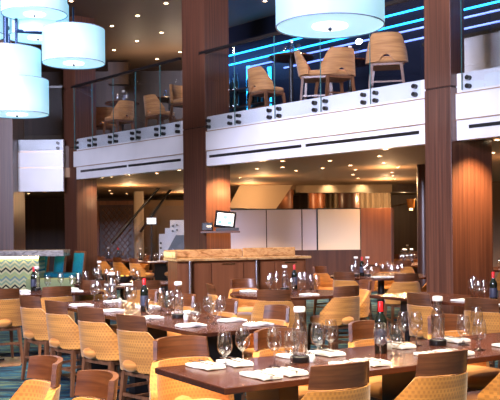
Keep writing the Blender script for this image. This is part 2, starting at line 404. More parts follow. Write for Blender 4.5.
# ------------------------------------------------------------------ chairs
def make_chair(seat_z=.455, name='dining_chair', label='', rail=True, fab='fabric', seatfab='seatfab', slim=False):
    root = thing(name, label, 'chair')
    dz = seat_z-.455
    zt = .735+dz if rail else .82+dz
    def sh(u, v):
        a = abs(u*2-1); th = (u*2-1)*math.radians(80)
        top = zt-(max(0, a-.60)/.40)**1.1*(zt-.56-dz)
        bot = .425+dz + (.10*math.cos(min(1, a/.24)*PI/2)**.7 if a < .24 else 0)
        z = bot+(top-bot)*v
        w = .252-(z-.42-dz)*.09; lean = (z-.42-dz)*.17
        return Vector((w*math.sin(th), -(.250+lean)*max(0, math.cos(th))**.6, z)), Vector((math.sin(th)*.8, -math.cos(th), 0)).normalized()
    bm = bm_new(); slab(bm, sh, 26, 7, .040)
    bmesh.ops.bevel(bm, geom=[e for e in bm.edges if len(e.link_faces) == 2 and e.calc_face_angle(0) > 1.1], offset=.010, segments=2, affect='EDGES')
    obj('backrest', bm, fab, root, angle=60)
    if rail:
        def rl(u, v):
            s = u*2-1; th = s*math.radians(50); z = .742+v*.118-.010*s*s*v
            lean = (z-.42)*.17
            return Vector(((.252-(z-.42)*.09)*math.sin(th), -(.250+lean)*math.cos(th)**.6-.004, z+dz)), Vector((math.sin(th)*.8, -math.cos(th), 0)).normalized()
        bm = bm_new(); slab(bm, rl, 14, 2, .024)
        bmesh.ops.bevel(bm, geom=[e for e in bm.edges if len(e.link_faces) == 2 and e.calc_face_angle(0) > 1.1], offset=.005, segments=2, affect='EDGES')
        obj('top_rail', bm, 'rail', root, angle=50)
        bm = bm_new(); bmesh.ops.create_uvsphere(bm, u_segments=16, v_segments=10, radius=1)
        for v in bm.verts: v.co = Vector((v.co.x*.085, v.co.y*.05-.262, v.co.z*.05+.475+dz))
        obj('back_pad', bm, 'seatfab', root)
    # seat: rounded superellipse cushion
    bm = bm_new(); n = 28; rings = []
    for s, z in ((.86, .415), (.97, .43), (1.0, .46), (.97, .488), (.85, .502), (.5, .508)):
        rg = []
        for i in range(n):
            t = 2*PI*i/n; c, q = math.cos(t), math.sin(t)
            x = .222*s*math.copysign(abs(c)**.55, c); y = .248*s*math.copysign(abs(q)**.6, q)+.0
            rg.append(bm.verts.new((x, y, z+dz)))
        rings.append(rg)
    for a, b in zip(rings, rings[1:]):
        for i in range(n): bm.faces.new((a[i], a[(i+1) % n], b[(i+1) % n], b[i]))
    bm.faces.new(rings[0][::-1]); bm.faces.new(rings[-1])
    obj('seat', bm, seatfab, root, angle=70)
    bm = bm_new(); box(bm, -.19, .19, -.20, .20, .375+dz, .417+dz, .008); obj('seat_frame', bm, 'legwood', root, smooth=False)
    for sx in (-1, 1):
        for sy in (-1, 1):
            bm = bm_new(); sqbar(bm, (sx*(.205+.03*(dz > 0)), sy*.225, 0), (sx*.178, sy*.185, .405+dz), .024, .024, .04, .04)
            obj('leg', bm, 'legwood', root, smooth=False)
        bm = bm_new(); z = .19+dz*.4; sqbar(bm, (sx*.193, -.205, z), (sx*.193, .205, z+.001), .018, .024, .018, .024)
        box(bm, sx*.193-.008, sx*.193+.008, -.2, .2, z-.012, z+.012); obj('stretcher', bm, 'legwood', root, smooth=False)
    bm = bm_new(); z = .23+dz*.4; box(bm, -.19, .19, -.213, -.197, z-.012, z+.012); obj('stretcher', bm, 'legwood', root, smooth=False)
    return root
proto = make_chair()
chair_used = [0]
CH = {}                                             # table row -> chairs, labelled at the end
def chair_at(P, face, row, jitter=True):
    """P: where the top rail stands, face: the way the sitter looks"""
    o = proto if not chair_used[0] else copy_tree(proto)
    chair_used[0] = 1
    f = Vector((face[0], face[1], 0)).normalized()
    a = rotz(f)+(random.uniform(-.05, .05) if jitter else 0)
    p = Vector((P[0], P[1], 0))+f*.28
    o.location = (p.x, p.y, 0); o.rotation_euler = (0, 0, a)
    CH.setdefault(row, []).append(o); return o

# ------------------------------------------------------------------ tables
def rect_table(name, label, c0, length, width, peds, dirL=A, dirW=B, z=.75):
    """c0 near corner; length along dirL, width along dirW"""
    ang = math.atan2(dirL.y, dirL.x)
    flip = dirL.x*dirW.y-dirL.y*dirW.x
    base = c0+dirL*length/2+dirW*width/2
    root = thing(name, label, 'table', (base.x, base.y, 0), ang)
    bm = bm_new(); box(bm, -length/2, length/2, -width/2, width/2, z-.032, z, .006); obj('tabletop', bm, 'tabletop', root, smooth=False)
    for s in peds:
        bm = bm_new(); x = -length/2+s; box(bm, x-.06, x+.06, -.16, .16, .03, z-.032, .004); pd = obj('pedestal', bm, 'black', root, smooth=False)
        bm = bm_new(); box(bm, x-.2, x+.2, -.30, .30, 0, .03, .006); obj('base_plate', bm, 'black', pd, smooth=False)
    return root
def round_table(label, c, r, z=.75):
    root = thing('round_table', label, 'table', (c.x, c.y, 0))
    bm = bm_new(); lathe(bm, [(r-.01, z-.035), (r, z-.03), (r, z-.005), (r-.006, z)], 48); obj('tabletop', bm, 'tabletop', root, angle=30)
    bm = bm_new(); lathe(bm, [(.30, 0), (.30, .015), (.07, .04), (.05, .06), (.05, z-.06), (.12, z-.035)], 24); obj('pedestal', bm, 'black', root)
    return root

C1 = at_z(225, 388.5, .75); C2 = at_z(199, 333.5, .75)
for v in (C1, C2): v.z = 0
rect_table('dining_table', 'nearest dark wood table with bare left corner, set for dinner', C1, 3.0, .74, [.50, 1.45, 2.5])
rect_table('dining_table', 'long dark wood table running back left beside the row of four chairs', C2, 3.3, .76, [.35, 1.65, 2.95], B, A)

# ------------------------------------------------------------------ tableware
def make_goblet(name, label, prof, n=22):
    root = thing(name, label, 'glass')
    k = next(i for i, p in enumerate(prof) if p[1] > prof[3][1]+.004 and p[0] > prof[3][0]*1.8)
    bm = bm_new(); lathe(bm, prof[:k], n, True, True); obj('stem', bm, 'glass', root, angle=60)
    up = prof[k-1:]; inner = [(max(r-.0016, .002), z+(.003 if i == 0 else .0015)) for i, (r, z) in enumerate(up[1:])]
    bm = bm_new(); lathe(bm, up+[(up[-1][0]-.0008, up[-1][1]+.0012)]+inner[::-1], n, True, True); obj('bowl', bm, 'bowl', root, angle=60)
    return root
GOB = make_goblet('water_goblet', '', [(.033, 0), (.032, .003), (.010, .008), (.0055, .020), (.0055, .044), (.013, .053), (.026, .063), (.035, .080), (.039, .100), (.038, .125), (.034, .150), (.031, .172)])
WIN = make_goblet('wine_glass', '', [(.034, 0), (.033, .003), (.008, .008), (.004, .020), (.004, .074), (.013, .082), (.028, .096), (.037, .115), (.040, .138), (.038, .165), (.033, .190), (.030, .207)])
def make_carafe():
    root = thing('water_carafe', '', 'carafe')
    bm = bm_new(); lathe(bm, [(.052, 0), (.054, .004), (.054, .032), (.050, .036), (.043, .036)], 24); obj('coaster_base', bm, 'black', root)
    bm = bm_new(); lathe(bm, [(.040, .036), (.042, .045), (.042, .185), (.036, .205), (.027, .222), (.025, .250), (.028, .276), (.026, .276), (.023, .250), (.025, .221), (.034, .203), (.040, .183), (.040, .045), (.038, .039)], 24, True, True); obj('bottle_body', bm, 'bowl', root, angle=60)
    bm = bm_new(); lathe(bm, [(.0385, .042), (.0395, .048), (.0395, .165)], 24); obj('water', bm, 'water', root, angle=60)
    bm = bm_new(); lathe(bm, [(.029, .274), (.032, .277), (.032, .298), (.028, .303)], 24); obj('cap', bm, 'white', root)
    return root
CAR = make_carafe()
def make_bottle():
    root = thing('wine_bottle', '', 'bottle')
    bm = bm_new(); lathe(bm, [(.034, 0), (.037, .004), (.037, .185), (.033, .205), (.018, .228), (.0145, .24), (.0145, .26)], 22); obj('glass_body', bm, 'bottle', root, angle=60)
    bm = bm_new(); lathe(bm, [(.0155, .242), (.0155, .296), (.013, .300)], 18); obj('capsule', bm, 'redcap', root)
    bm = bm_new(); lathe(bm, [(.0375, .055), (.0378, .056), (.0378, .145), (.0375, .146)], 22, False, False); obj('paper_label', bm, 'label', root)
    return root
BOT = make_bottle()
def make_shaker():
    root = thing('salt_shaker', '', 'shaker')
    bm = bm_new(); lathe(bm, [(.017, 0), (.019, .004), (.019, .040), (.016, .046)], 16); obj('body', bm, 'white', root)
    bm = bm_new(); lathe(bm, [(.0165, .045), (.0165, .052), (.010, .058)], 16); obj('lid', bm, 'steel', root)
    return root
SHK = make_shaker()
def make_napkin():
    bm = bm_new()
    def f(u, v):
        x = (u-.5)*.115; y = (v-.5)*.215
        z = .010+.0015*math.sin(u*7)*math.cos(v*5)+.0012*math.sin(v*9+u*3)
        return Vector((x+.006*math.sin(v*6), y, z)), Vector((0, 0, 1))
    slab(bm, f, 8, 14, .012)
    def g(u, v):
        x = (u-.5)*.105+.003; y = (v-.5)*.165-.02
        return Vector((x, y, .0195+.0012*math.sin(v*9+u*5))), Vector((0, 0, 1))
    slab(bm, g, 6, 8, .006)
    o = obj('folded_napkin', bm, 'cloth', angle=50); return o
NAP = make_napkin()
def make_fork():
    root = thing('fork', '', 'fork')
    bm = bm_new(); box(bm, -.004, .004, -.10, .03, 0, .003, .001); box(bm, -.010, .010, .028, .045, .0, .003); obj('handle', bm, 'steel', root, smooth=False)
    bm = bm_new()
    for x in (-.0085, -.0028, .0028, .0085): box(bm, x-.0014, x+.0014, .045, .09, .001, .003)
    obj('tines', bm, 'steel', root, smooth=False); return root
def make_knife():
    root = thing('table_knife', '', 'knife')
    bm = bm_new(); box(bm, -.006, .006, -.11, 0, 0, .005, .0015); obj('handle', bm, 'steel', root, smooth=False)
    bm = bm_new(); prism(bm, [(-.006, 0, 0), (.006, 0, 0), (.008, .06, 0), (.002, .115, 0), (-.006, .10, 0)], (0, 0, .002)); obj('blade', bm, 'steel', root, smooth=False); return root
FRK, KNF = make_fork(), make_knife()
GOB.scale = (1.07, 1.07, 1.05)
USED = {}
ITEMS = {}
TAB = {}
def clamp(P, table, m=.06):
    if table not in TAB: return P
    k = TAB[table]; P = Vector((P[0], P[1], 0))
    if k[0] == 'r':
        d = P-k[1]; return k[1]+d*min(1, (k[2]-m)/max(d.length, 1e-6))
    _, c, L, W, dl_, dw = k; d = P-c
    return c+dl_*min(max(d.dot(dl_), m), L-m)+dw*min(max(d.dot(dw), m), W-m)
def place(src, P, rz, table, z=.75):
    if z < 3: P = clamp(P, table, .16 if src is NAP else .05 if src in (GOB, WIN, CAR, BOT, SHK) else 0.0)
    key = src.name
    if key in USED: o = copy_tree(src)
    else: USED[key] = 1; o = src
    o.location = (P[0], P[1], z); o.rotation_euler = (0, 0, rz)
    ITEMS.setdefault((src.name.split('.')[0], table), []).append(o); return o
def px_items(table, z=.75, gob=(), win=(), car=(), bot=(), shk=(), nap=(), cut=False, rz=None):
    for p in gob: place(GOB, at_z(*p, z), random.random()*6, table)
    for p in win: place(WIN, at_z(*p, z), random.random()*6, table)
    for p in car: place(CAR, at_z(*p, z), random.random()*6, table)
    for p in bot: place(BOT, at_z(*p, z), random.random()*6, table)
    for p in shk: place(SHK, at_z(*p, z), random.random()*6, table)
    for p in nap:
        a = (rotz(B) if rz is None else rz)+random.uniform(-.08, .08)
        q = at_z(*p, z); place(NAP, q, a, table)
        if cut:
            d = Vector((math.cos(a), math.sin(a), 0))
            f = q+d*.018; k = q-d*.012
            place(FRK, f, a, table, z+.025); place(KNF, k, a+.06, table, z+.025)

TAB.update(T1=('q', C1, 3.0, .74, A, B), T2=('q', C2, 3.3, .76, B, A))
# nearest table
px_items('T1', gob=[(225, 366), (291.5, 365), (318, 355), (396, 356), (463.5, 345), (479.5, 350)],
         win=[(243, 365.5), (274.5, 366.5), (331, 356), (380.5, 361), (404, 345), (416.5, 345.5), (477, 339)],
         car=[(300, 362), (438, 345)], bot=[(381, 353)], shk=[(311.5, 362), (389, 350)],
         nap=[(266, 375), (287, 371), (234, 360), (264, 357), (322, 350.5), (350, 348), (364, 361), (381, 361.5), (415, 342), (450, 351), (470, 350.5), (468, 336), (491, 334.5)][:0])
T1O = C1
def on1(s, t): return C1+A*s+B*t
def naps(table, C0, DL, DW, pts, cut=False):
    for s, t in pts:
        q = C0+DL*s+DW*t
        a = rotz(DW)+random.uniform(-.07, .07)
        place(NAP, q, a, table)
        if cut:
            d = Vector((math.cos(a), math.sin(a), 0))
            place(FRK, q+d*.022, a, table, .7745); place(KNF, q-d*.018, a+.05, table, .7745)
naps('T1', C1, A, B, [(.30, .14), (.46, .17), (.22, .60), (.40, .60), (.80, .62), (1.02, .60), (.85, .14), (1.00, .17), (1.46, .14), (1.62, .17), (1.56, .60), (2.02, .60), (2.10, .15)], True)
for s in (.494, 1.145, 1.83): chair_at(C1+A*s-B*.25, B, 'T1n')
for s in (.30, .98, 1.72, 2.42): chair_at(C1+A*s+B*1.06, -B, 'T1f')

# long table
px_items('T2', gob=[(150, 320), (196, 327), (214, 324), (106, 305), (84, 299), (133, 305), (72, 294), (172, 310), (208, 318)],
         win=[(161, 311), (221, 322), (113, 309), (98, 301), (128, 309), (168, 315), (90, 296)],
         car=[(178.5, 318), (112, 301)], bot=[(144.5, 311.5)], shk=[(186, 320), (120, 303)])
naps('T2', C2, B, A, [(.42, .14), (.55, .62), (1.15, .14), (1.35, .62), (1.95, .14), (2.1, .62), (2.7, .14), (2.9, .62), (.12, .60)])
for s in (.58, 1.40, 2.22, 3.0): chair_at(C2+B*s-A*.28, Vector((.70, .71, 0)), 'T2l')
for s in (.50, 1.30, 2.10, 2.90): chair_at(C2+B*s+A*1.02, -A, 'T2r')

# table whose corner peeps in at bottom left and its two chairs
C0 = Vector((-1.42, 3.15, 0))
TAB.update(T1=('q', C1, 3.0, .74, A, B), T2=('q', C2, 3.3, .76, B, A))
rect_table('dining_table', 'dark table barely seen in the bottom left corner', C0, 1.9, .75, [.4, 1.5], B, -A)
place(NAP, Vector((-1.50, 3.42, 0)), rotz(A), 'T0')
chair_at(Vector((-1.00, 4.22, 0)), Vector((-.82, -.57, 0)), 'T0'); chair_at(Vector((-.655, 3.74, 0)), Vector((-.82, -.57, 0)), 'T0')

# left table below the tiled bar
q = Vector((-2.24, 9.9, 0))-A*2.2+B*.26
rect_table('dining_table', 'dark table at the left edge in front of the zigzag tiled bar', q, 2.9, .78, [.4, 1.5, 2.5])
TAB['T3'] = ('q', q, 2.9, .78, A, B)
for s in (1.62, 2.22): chair_at(q+A*s-B*.26, B, 'T3')
naps('T3', q, A, B, [(1.95, .14), (2.6, .14), (2.1, .62), (2.7, .6)])
px_items('T3', bot=[(11.5, 287)], gob=[(22, 286), (45, 285), (55, 285), (66, 285)], win=[(18, 283), (50, 283.5), (61, 282.5)], car=[(3, 285)])

# round table behind the long table
c = Vector((-1.80, 12.2, 0)); round_table('round table with dark basket and fruit behind the long table', c, .70); TAB['T9'] = ('r', c, .70)
px_items('T9', gob=[(86, 284), (99, 283), (107, 281), (118, 285), (138, 283)], win=[(83, 281), (104, 279), (134, 282)], car=[(94, 281)], nap=[(106, 286), (128, 286)])
bk = thing('bread_basket', 'small dark round basket on the round table behind the long table', 'basket', (*at_z(124, 282, .75),))
bm = bm_new(); lathe(bm, [(.07, 0), (.12, .05), (.13, .09), (.12, .09), (.10, .05), (.05, .02)], 24); obj('bowl', bm, 'black', bk)
for i, (dx, dy, m, lb) in enumerate(((-.03, 0, 'lemon', 'yellow lemon in the dark basket on the round table'), (.05, .03, 'orange', 'orange fruit in the dark basket on the round table'))):
    bm = bm_new(); bmesh.ops.create_uvsphere(bm, u_segments=16, v_segments=10, radius=.036)
    for v in bm.verts: v.co.x *= 1.15
    o = obj('lemon' if i == 0 else 'orange_fruit', bm, m, loc=Vector(bk.location)+Vector((dx, dy, .062))); tag(o, lb, 'fruit')
chair_at(Vector((-1.32, 10.95, 0)), Vector((-.25, 1, 0)), 'T9'); chair_at(Vector((-2.05, 11.1, 0)), Vector((.25, 1, 0)), 'T9')

# table by the stairs with a row of chairs
C4 = Vector((-2.35, 20.15, 0))
rect_table('dining_table', 'table beside the staircase behind a row of chairs', C4, 4.3, .78, [.3, 2.0, 3.8], B, A)
TAB['T4'] = ('q', C4, 4.3, .78, B, A)
for s in (.28, 1.28, 2.28, 3.35): chair_at(C4+B*s-A*.30, Vector((.70, .71, 0)), 'T4l')
chair_at(C4+B*.25+A*1.02, -A, 'T4r'); chair_at(C4+B*1.3+A*1.02, -A, 'T4r'); chair_at(C4+B*2.3+A*1.02, -A, 'T4r')
px_items('T4', car=[(129, 256.5), (154, 259.5)], bot=[(142, 258)], gob=[(122, 256.5), (134, 257.5), (147, 259.5), (151, 260), (160, 260.5)], win=[(119, 256), (137, 258.5), (157, 261), (165, 261)])
naps('T4', C4, B, A, [(.25, .18), (1.1, .18), (2.2, .18), (.6, .6)])

# round table before the counter
c5 = Vector((.42, 9.95, 0)); round_table('round table in front of the marble counter', c5, .66); TAB['T5'] = ('r', c5, .66)
px_items('T5', car=[(285, 290.5)], bot=[(295, 289)], gob=[(262, 288), (269, 291), (292, 294), (317, 291), (322, 288)], win=[(258, 287), (266, 286), (301, 289), (312, 288), (318, 285)], nap=[(248, 292), (313, 296), (275, 296)])
chair_at(Vector((.24, 8.98, 0)), Vector((.1, 1, 0)), 'T5'); chair_at(Vector((-.10, 11.05, 0)), Vector((.35, -1, 0)), 'T5')
chair_at(Vector((-.46, 10.05, 0)), Vector((1, .15, 0)), 'T5'); chair_at(Vector((1.08, 9.45, 0)), Vector((-.55, .85, 0)), 'T5')
chair_at(Vector((1.42, 10.55, 0)), Vector((-1, -.25, 0)), 'T5')

# round table before the cream partition
c6 = Vector((2.05, 13.5, 0)); round_table('round table with two carafes in front of the cream partition', c6, .80); TAB['T6'] = ('r', c6, .80)
px_items('T6', car=[(356, 276), (367.5, 276)], bot=[(362, 276)], gob=[(352, 277), (372, 278), (383, 276), (392, 278), (398, 277)], win=[(359, 279), (377, 275), (388, 274), (402, 276)], nap=[(376, 280), (396, 280), (410, 277)])
chair_at(Vector((1.36, 12.55, 0)), Vector((.55, .85, 0)), 'T6'); chair_at(Vector((2.42, 14.9, 0)), Vector((-.2, -1, 0)), 'T6')
chair_at(Vector((2.18, 12.0, 0)), Vector((-.1, 1, 0)), 'T6'); chair_at(Vector((2.75, 12.75, 0)), Vector((-.8, .5, 0)), 'T6'); chair_at(Vector((1.16, 14.6, 0)), Vector((.7, -.7, 0)), 'T6')

# table before the right column
q = Vector((2.42, 7.70, 0))
rect_table('dining_table', 'dark table at the right edge in front of the right wood column', q, 2.1, .8, [.3, 1.8], B, A)
TAB['T7'] = ('q', q, 2.1, .8, B, A)
chair_at(Vector((1.60, 8.28, 0)), Vector((.9, .5, 0)), 'T7'); chair_at(Vector((2.02, 7.62, 0)), Vector((.75, .62, 0)), 'T7')
chair_at(Vector((3.1, 9.0, 0)), -A, 'T7')
px_items('T7', gob=[(472, 297), (479, 299)], win=[(477, 296), (484, 301)], bot=[(493.5, 303)], nap=[(449, 302.5), (496, 307)])
# far tables
c8 = Vector((3.25, 18.0, 0)); round_table('far round table crowded with glasses left of the right wood column', c8, .75); TAB['T8'] = ('r', c8, .75)
px_items('T8', gob=[(400, 261), (405, 262), (410, 262), (420, 262), (396, 261)], win=[(398, 259), (408, 260), (416, 261), (413, 259)], car=[(402, 260), (414, 262)], nap=[(423, 264)])
chair_at(Vector((3.0, 16.9, 0)), Vector((.1, 1, 0)), 'T8'); chair_at(Vector((3.6, 16.95, 0)), Vector((-.3, 1, 0)), 'T8')
c11 = Vector((4.1, 22.6, 0)); round_table('farthest round table by the dark curtained corner', c11, .75); TAB['T11'] = ('r', c11, .75)
px_items('T11', gob=[(398, 255), (402, 256), (407, 255), (412, 256)], win=[(400, 254), (405, 254), (415, 255)], car=[(410, 254)])
chair_at(Vector((3.75, 21.4, 0)), Vector((.2, 1, 0)), 'T11'); chair_at(Vector((4.5, 23.7, 0)), Vector((-.2, -1, 0)), 'T11')
c12 = Vector((4.75, 15.4, 0)); round_table('round table glimpsed past the right edge of the right wood column', c12, .75); TAB['T12'] = ('r', c12, .75)
px_items('T12', gob=[(497, 266), (499, 268)], win=[(498, 264)], nap=[(498, 271)])
chair_at(Vector((4.35, 14.4, 0)), Vector((.3, 1, 0)), 'T12')
c13 = Vector((-.35, 19.0, 0))

# ------------------------------------------------------------------ marble counter
g0 = at_z(176, 259, 1.12); g1 = at_z(311.5, 255.8, 1.12)
d = (g1-g0); d.z = 0; Lc = d.length; d.normalize()
ct = thing('reception_counter', 'wood fronted reception counter with golden marble top and raised edge', 'counter', (g0.x, g0.y, 0), math.atan2(d.y, d.x))
bm = bm_new(); box(bm, 0, Lc, 0, .55, 1.085, 1.12, .008); obj('marble_top', bm, 'marble', ct, smooth=False)
sp = Lc*.58
bm = bm_new(); box(bm, 0, .03, .02, .52, 1.12, 1.215, .006); box(bm, 0, sp, .50, .53, 1.12, 1.225, .012); obj('marble_upstand', bm, 'marble', ct, smooth=False)
bm = bm_new(); box(bm, sp+.01, Lc, .50, .53, 1.12, 1.235, .012); obj('marble_upstand', bm, 'marble', ct, smooth=False)
bm = bm_new(); box(bm, .05, Lc-.04, .10, .50, .08, 1.085); obj('body', bm, 'redwood', ct, smooth=False)
n = 4
for i in range(n):
    a = .06+(Lc-.12)*i/n; b = .06+(Lc-.12)*(i+1)/n
    bm = bm_new(); box(bm, a+.006, b-.006, .08, .10, .10, 1.05, .003); dr = obj('door', bm, 'redwood', ct, smooth=False)
    if i in (1, 3):
        bm = bm_new(); box(bm, (a+b)/2-.09, (a+b)/2+.09, .055, .08, 1.03, 1.045, .003); obj('handle', bm, 'brass', dr, smooth=False)
for s in (.20, Lc*.585):
    bm = bm_new(); tube(bm, (s, .03, 0), (s, .03, 1.085), .022, n=14); obj('steel_leg', bm, 'steel', ct)
bm = bm_new(); box(bm, .05, Lc-.04, .12, .48, 0, .08); obj('plinth', bm, 'black', ct, smooth=False)

# payment terminal on the column
W = lambda px, py, d: at_d(px, py, d)
dT = cM[0].y-.16
sh = thing('wall_shelf', 'small wooden shelf on the middle column carrying the payment terminal', 'shelf', tuple(at_d(222, 233, dT)))
w = dT/F
bm = bm_new(); box(bm, -21*w, 18*w, -.14, .145, 0, .035, .004); obj('board', bm, 'rail', sh, smooth=False)
tm = thing('payment_terminal', 'black touch screen payment terminal on the small column shelf', 'terminal', tuple(at_d(224, 233, dT)+Vector((0, 0, .0355))))
bm = bm_new(); box(bm, -8*w, 15*w, -.10, .10, 0, .05, .006); obj('stand', bm, 'black', tm, smooth=False)
Rm = Matrix.Rotation(math.radians(-14), 4, 'X') @ Matrix.Rotation(.12, 4, 'Y')
bm = bm_new(); box(bm, -10.5*w, 10.5*w, -.03, .0, .045, .045+17.5*w, .006, 0, Rm); mon = obj('monitor', bm, 'blackgloss', tm, smooth=False)
bm = bm_new(); box(bm, -8.3*w, 8.3*w, -.034, -.029, .045+2.5*w, .045+15*w, 0, 0, Rm); scn = obj('screen', bm, 'screen_w', mon, smooth=False)
bm = bm_new()
for i in range(3):
    for j in range(2):
        x = (-6.9+i*4.9)*w; z = .045+(3.6+j*5.4)*w
        box(bm, x, x+3.9*w, -.037, -.0335, z, z+3.6*w, 0, (i+j) % 2, Rm)
obj('screen_tile', bm, ['screen_b', 'screen_g'], scn, smooth=False)
bxo = thing('card_printer', 'black receipt printer at the left end of the small column shelf', 'printer', tuple(at_d(208, 233, dT)+Vector((0, 0, .0355))))
bm = bm_new(); box(bm, -6*w, 5*w, -.08, .08, 0, .14, .015); obj('body', bm, 'black', bxo, smooth=False)
bm = bm_new(); box(bm, -1*w, 4*w, -.084, -.078, .06, .09); obj('slot', bm, 'brass', bxo, smooth=False)

# ------------------------------------------------------------------ tiled bar at left and its teal chairs
bR = at_z(63.5, 250, 1.15); bL = at_z(-14, 249.2, 1.15)
zb = bR.y
bar = thing('bar_counter', 'bar with thick grey marble top and zigzag tiled front', 'bar', (bR.x, zb, 0))
bm = bm_new(); box(bm, -3.2, 0, 0, .62, 1.035, 1.15, .008); obj('marble_top', bm, 'greymarble', bar, smooth=False)
xt = at_d(38, 270, zb).x-bR.x
bm = bm_new(); box(bm, -3.2, xt, .06, .56, .08, 1.035); obj('tiled_front', bm, 'chevron', bar, smooth=False)
bm = bm_new(); box(bm, -3.2, xt, .035, .055, 1.005, 1.033); obj('light_strip', bm, 'stripglow', bar, smooth=False)
bm = bm_new(); box(bm, -3.2, xt-.02, .10, .54, 0, .08); obj('plinth', bm, 'black', bar, smooth=False)
def teal_chair(x, y, rz, label):
    r = thing('teal_bar_chair', label, 'chair', (x, y, 0), rz, 'teal bar chairs beside the tiled bar')
    for sx in (-1, 1):
        bm = bm_new(); sqbar(bm, (sx*.20, -.20, 0), (sx*.20, -.21, .62), .035, .04); sqbar(bm, (sx*.20, -.21, .62), (sx*.20, -.27, 1.10), .035, .04, .03, .03); obj('rear_leg', bm, 'legwood', r, smooth=False)
        bm = bm_new(); sqbar(bm, (sx*.20, .20, 0), (sx*.20, .19, .60), .03, .03, .04, .04); obj('leg', bm, 'legwood', r, smooth=False)
    bm = bm_new(); box(bm, -.21, .21, -.20, .21, .55, .61, .004); obj('seat_frame', bm, 'legwood', r, smooth=False)
    bm = bm_new(); box(bm, -.22, .22, -.19, .23, .61, .70, .03); obj('seat', bm, 'teal', r)
    bm = bm_new(); Rb = Matrix.Translation((0, -.21, .66)) @ Matrix.Rotation(math.radians(7), 4, 'X'); box(bm, -.185, .185, -.03, .03, .02, .42, .02, 0, Rb); obj('backrest', bm, 'teal', r)
    bm = bm_new(); box(bm, -.2, .2, -.28, -.25, 1.08, 1.115, .006); obj('top_rail', bm, 'legwood', r, smooth=False)
    bm = bm_new(); box(bm, -.19, .19, .18, .205, .22, .25); obj('stretcher', bm, 'legwood', r, smooth=False)
p = at_d(68, 260, 16.6); teal_chair(p.x, p.y, rotz((-.75, -.66)), 'teal upholstered bar chair standing in front of the wood column')
p = at_d(49, 260, 16.9); teal_chair(p.x, p.y, rotz((-.75, -.66)), 'teal bar chair, middle of the three beside the tiled bar')
p = at_d(38, 260, 17.1); teal_chair(p.x-.15, p.y+.15, rotz((-.75, -.66)), 'teal bar chair, half hidden by the end of the tiled bar')
bm = bm_new(); p = at_d(53, 272, 16.1); box(bm, -.52, .42, 0, .38, .40, .62, .04); o = obj('bench_cushion', bm, 'seatgreen', loc=(p.x, p.y, 0))
bn = tag(o, 'green padded bench below the overhang of the marble bar', 'bench'); bm = bm_new(); box(bm, -.5, .4, .03, .35, 0, .40); obj('base', bm, 'legwood', o, smooth=False)

# ------------------------------------------------------------------ far lower level
def wallpanel(name, pts, d, m, thick=.1, kind='structure', label=None, cat=None):
    """upright slab: pts pixel polygon seen at distance d, thickness goes backward"""
    bm = bm_new(); prism(bm, [at_d(px, py, d) for px, py in pts], (0, thick, 0)); o = obj(name, bm, m, smooth=False)
    if kind == 'structure': struct(o)
    else: tag(o, label, cat)
    return o
zp = 20.5
pt = thing('partition_screen', 'low partition of pale lilac and cream panels on dark wood base', 'partition', tuple(at_d(295, 262, zp)*1))
pt.location.z = 0
ox = pt.location.x
def X(px, d=zp): return at_d(px, 230, d).x-ox
for a, b in ((229, 266), (267, 301.5), (302.5, 316.5)):
    bm = bm_new(); box(bm, X(a), X(b), 0, .06, 1.0, 1.97, .004); obj('lilac_panel', bm, 'lilac', pt, smooth=False)
bm = bm_new(); box(bm, X(318), X(360), 0, .06, 1.0, 1.97, .004); obj('cream_panel', bm, 'cream', pt, smooth=False)
bm = bm_new(); box(bm, X(361), X(391), -.02, .08, 0, 1.99, .004); obj('wood_panel', bm, 'redwood', pt, smooth=False)
bm = bm_new(); box(bm, X(391), X(393.5), -.04, .12, 0, 2.0, .004); obj('end_post', bm, 'deepwood', pt, smooth=False)
bm = bm_new(); box(bm, X(229), X(361), -.01, .08, 0, 1.0, .004); obj('wood_base', bm, 'deepwood', pt, smooth=False)
bm = bm_new(); box(bm, X(229), X(361), .005, .055, 1.97, 1.995, .002); box(bm, X(316.6), X(317.9), -.01, .07, 1.0, 1.97); obj('frame', bm, 'black', pt, smooth=False)
# sloping stair underside, bulkheads, walls
wallpanel('wall_stair_soffit', [(228, 208), (246, 173.5), (300, 174.5), (276, 209)], 22.0, 'beige', 1.6)
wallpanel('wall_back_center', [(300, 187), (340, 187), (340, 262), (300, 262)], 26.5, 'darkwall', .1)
wallpanel('trim_bulkhead', [(296, 178), (392, 178), (392, 192.5), (296, 192.5)], 22.3, 'beige', .3)
wallpanel('trim_bulkhead_left', [(97, 176), (160, 176), (160, 189), (97, 189)], 23.5, 'beige', .3)
wallpanel('wall_dark_right', [(392, 180), (427, 180), (427, 192), (392, 192)], 22.3, 'darkwall', .3)
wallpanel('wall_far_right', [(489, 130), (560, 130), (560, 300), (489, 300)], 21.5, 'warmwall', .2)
def curtain(px0, px1, d, label):
    a = at_d(px0, 230, d); b = at_d(px1, 230, d)
    bm = bm_new(); nn = int((b.x-a.x)/.03)
    def f(u, v): return Vector(((u-.5)*(b.x-a.x), .05*math.sin(u*(b.x-a.x)*42), v*2.52)), Vector((0, -1, 0))
    slab(bm, f, nn, 1, .01); o = obj('curtain', bm, 'curtain', loc=((a.x+b.x)/2, d, .02)); tag(o, label, 'curtain')
curtain(321, 346, 25.2, 'narrow olive curtain behind the cream partition panel')
curtain(353, 391, 25.0, 'wide olive curtain hanging behind the wood partition panel')
def round_post(px, d, r, label, m='redwood', z=2.63):
    p = at_d(px, 230, d); bm = bm_new(); lathe(bm, [(r, 0), (r, z)], 24); o = obj('round_column', bm, m, loc=(p.x, p.y, 0)); tag(o, label, 'column')
round_post(285, 24.4, .24, 'round copper brown column behind the sloping stair underside')
round_post(313, 24.6, .14, 'slim lit round post right of the stair underside, left one')
round_post(321, 24.6, .14, 'slim lit round post nearest the cream partition panel')
round_post(349, 24.3, .30, 'stout dark round column between the two curtains', 'deepwood')
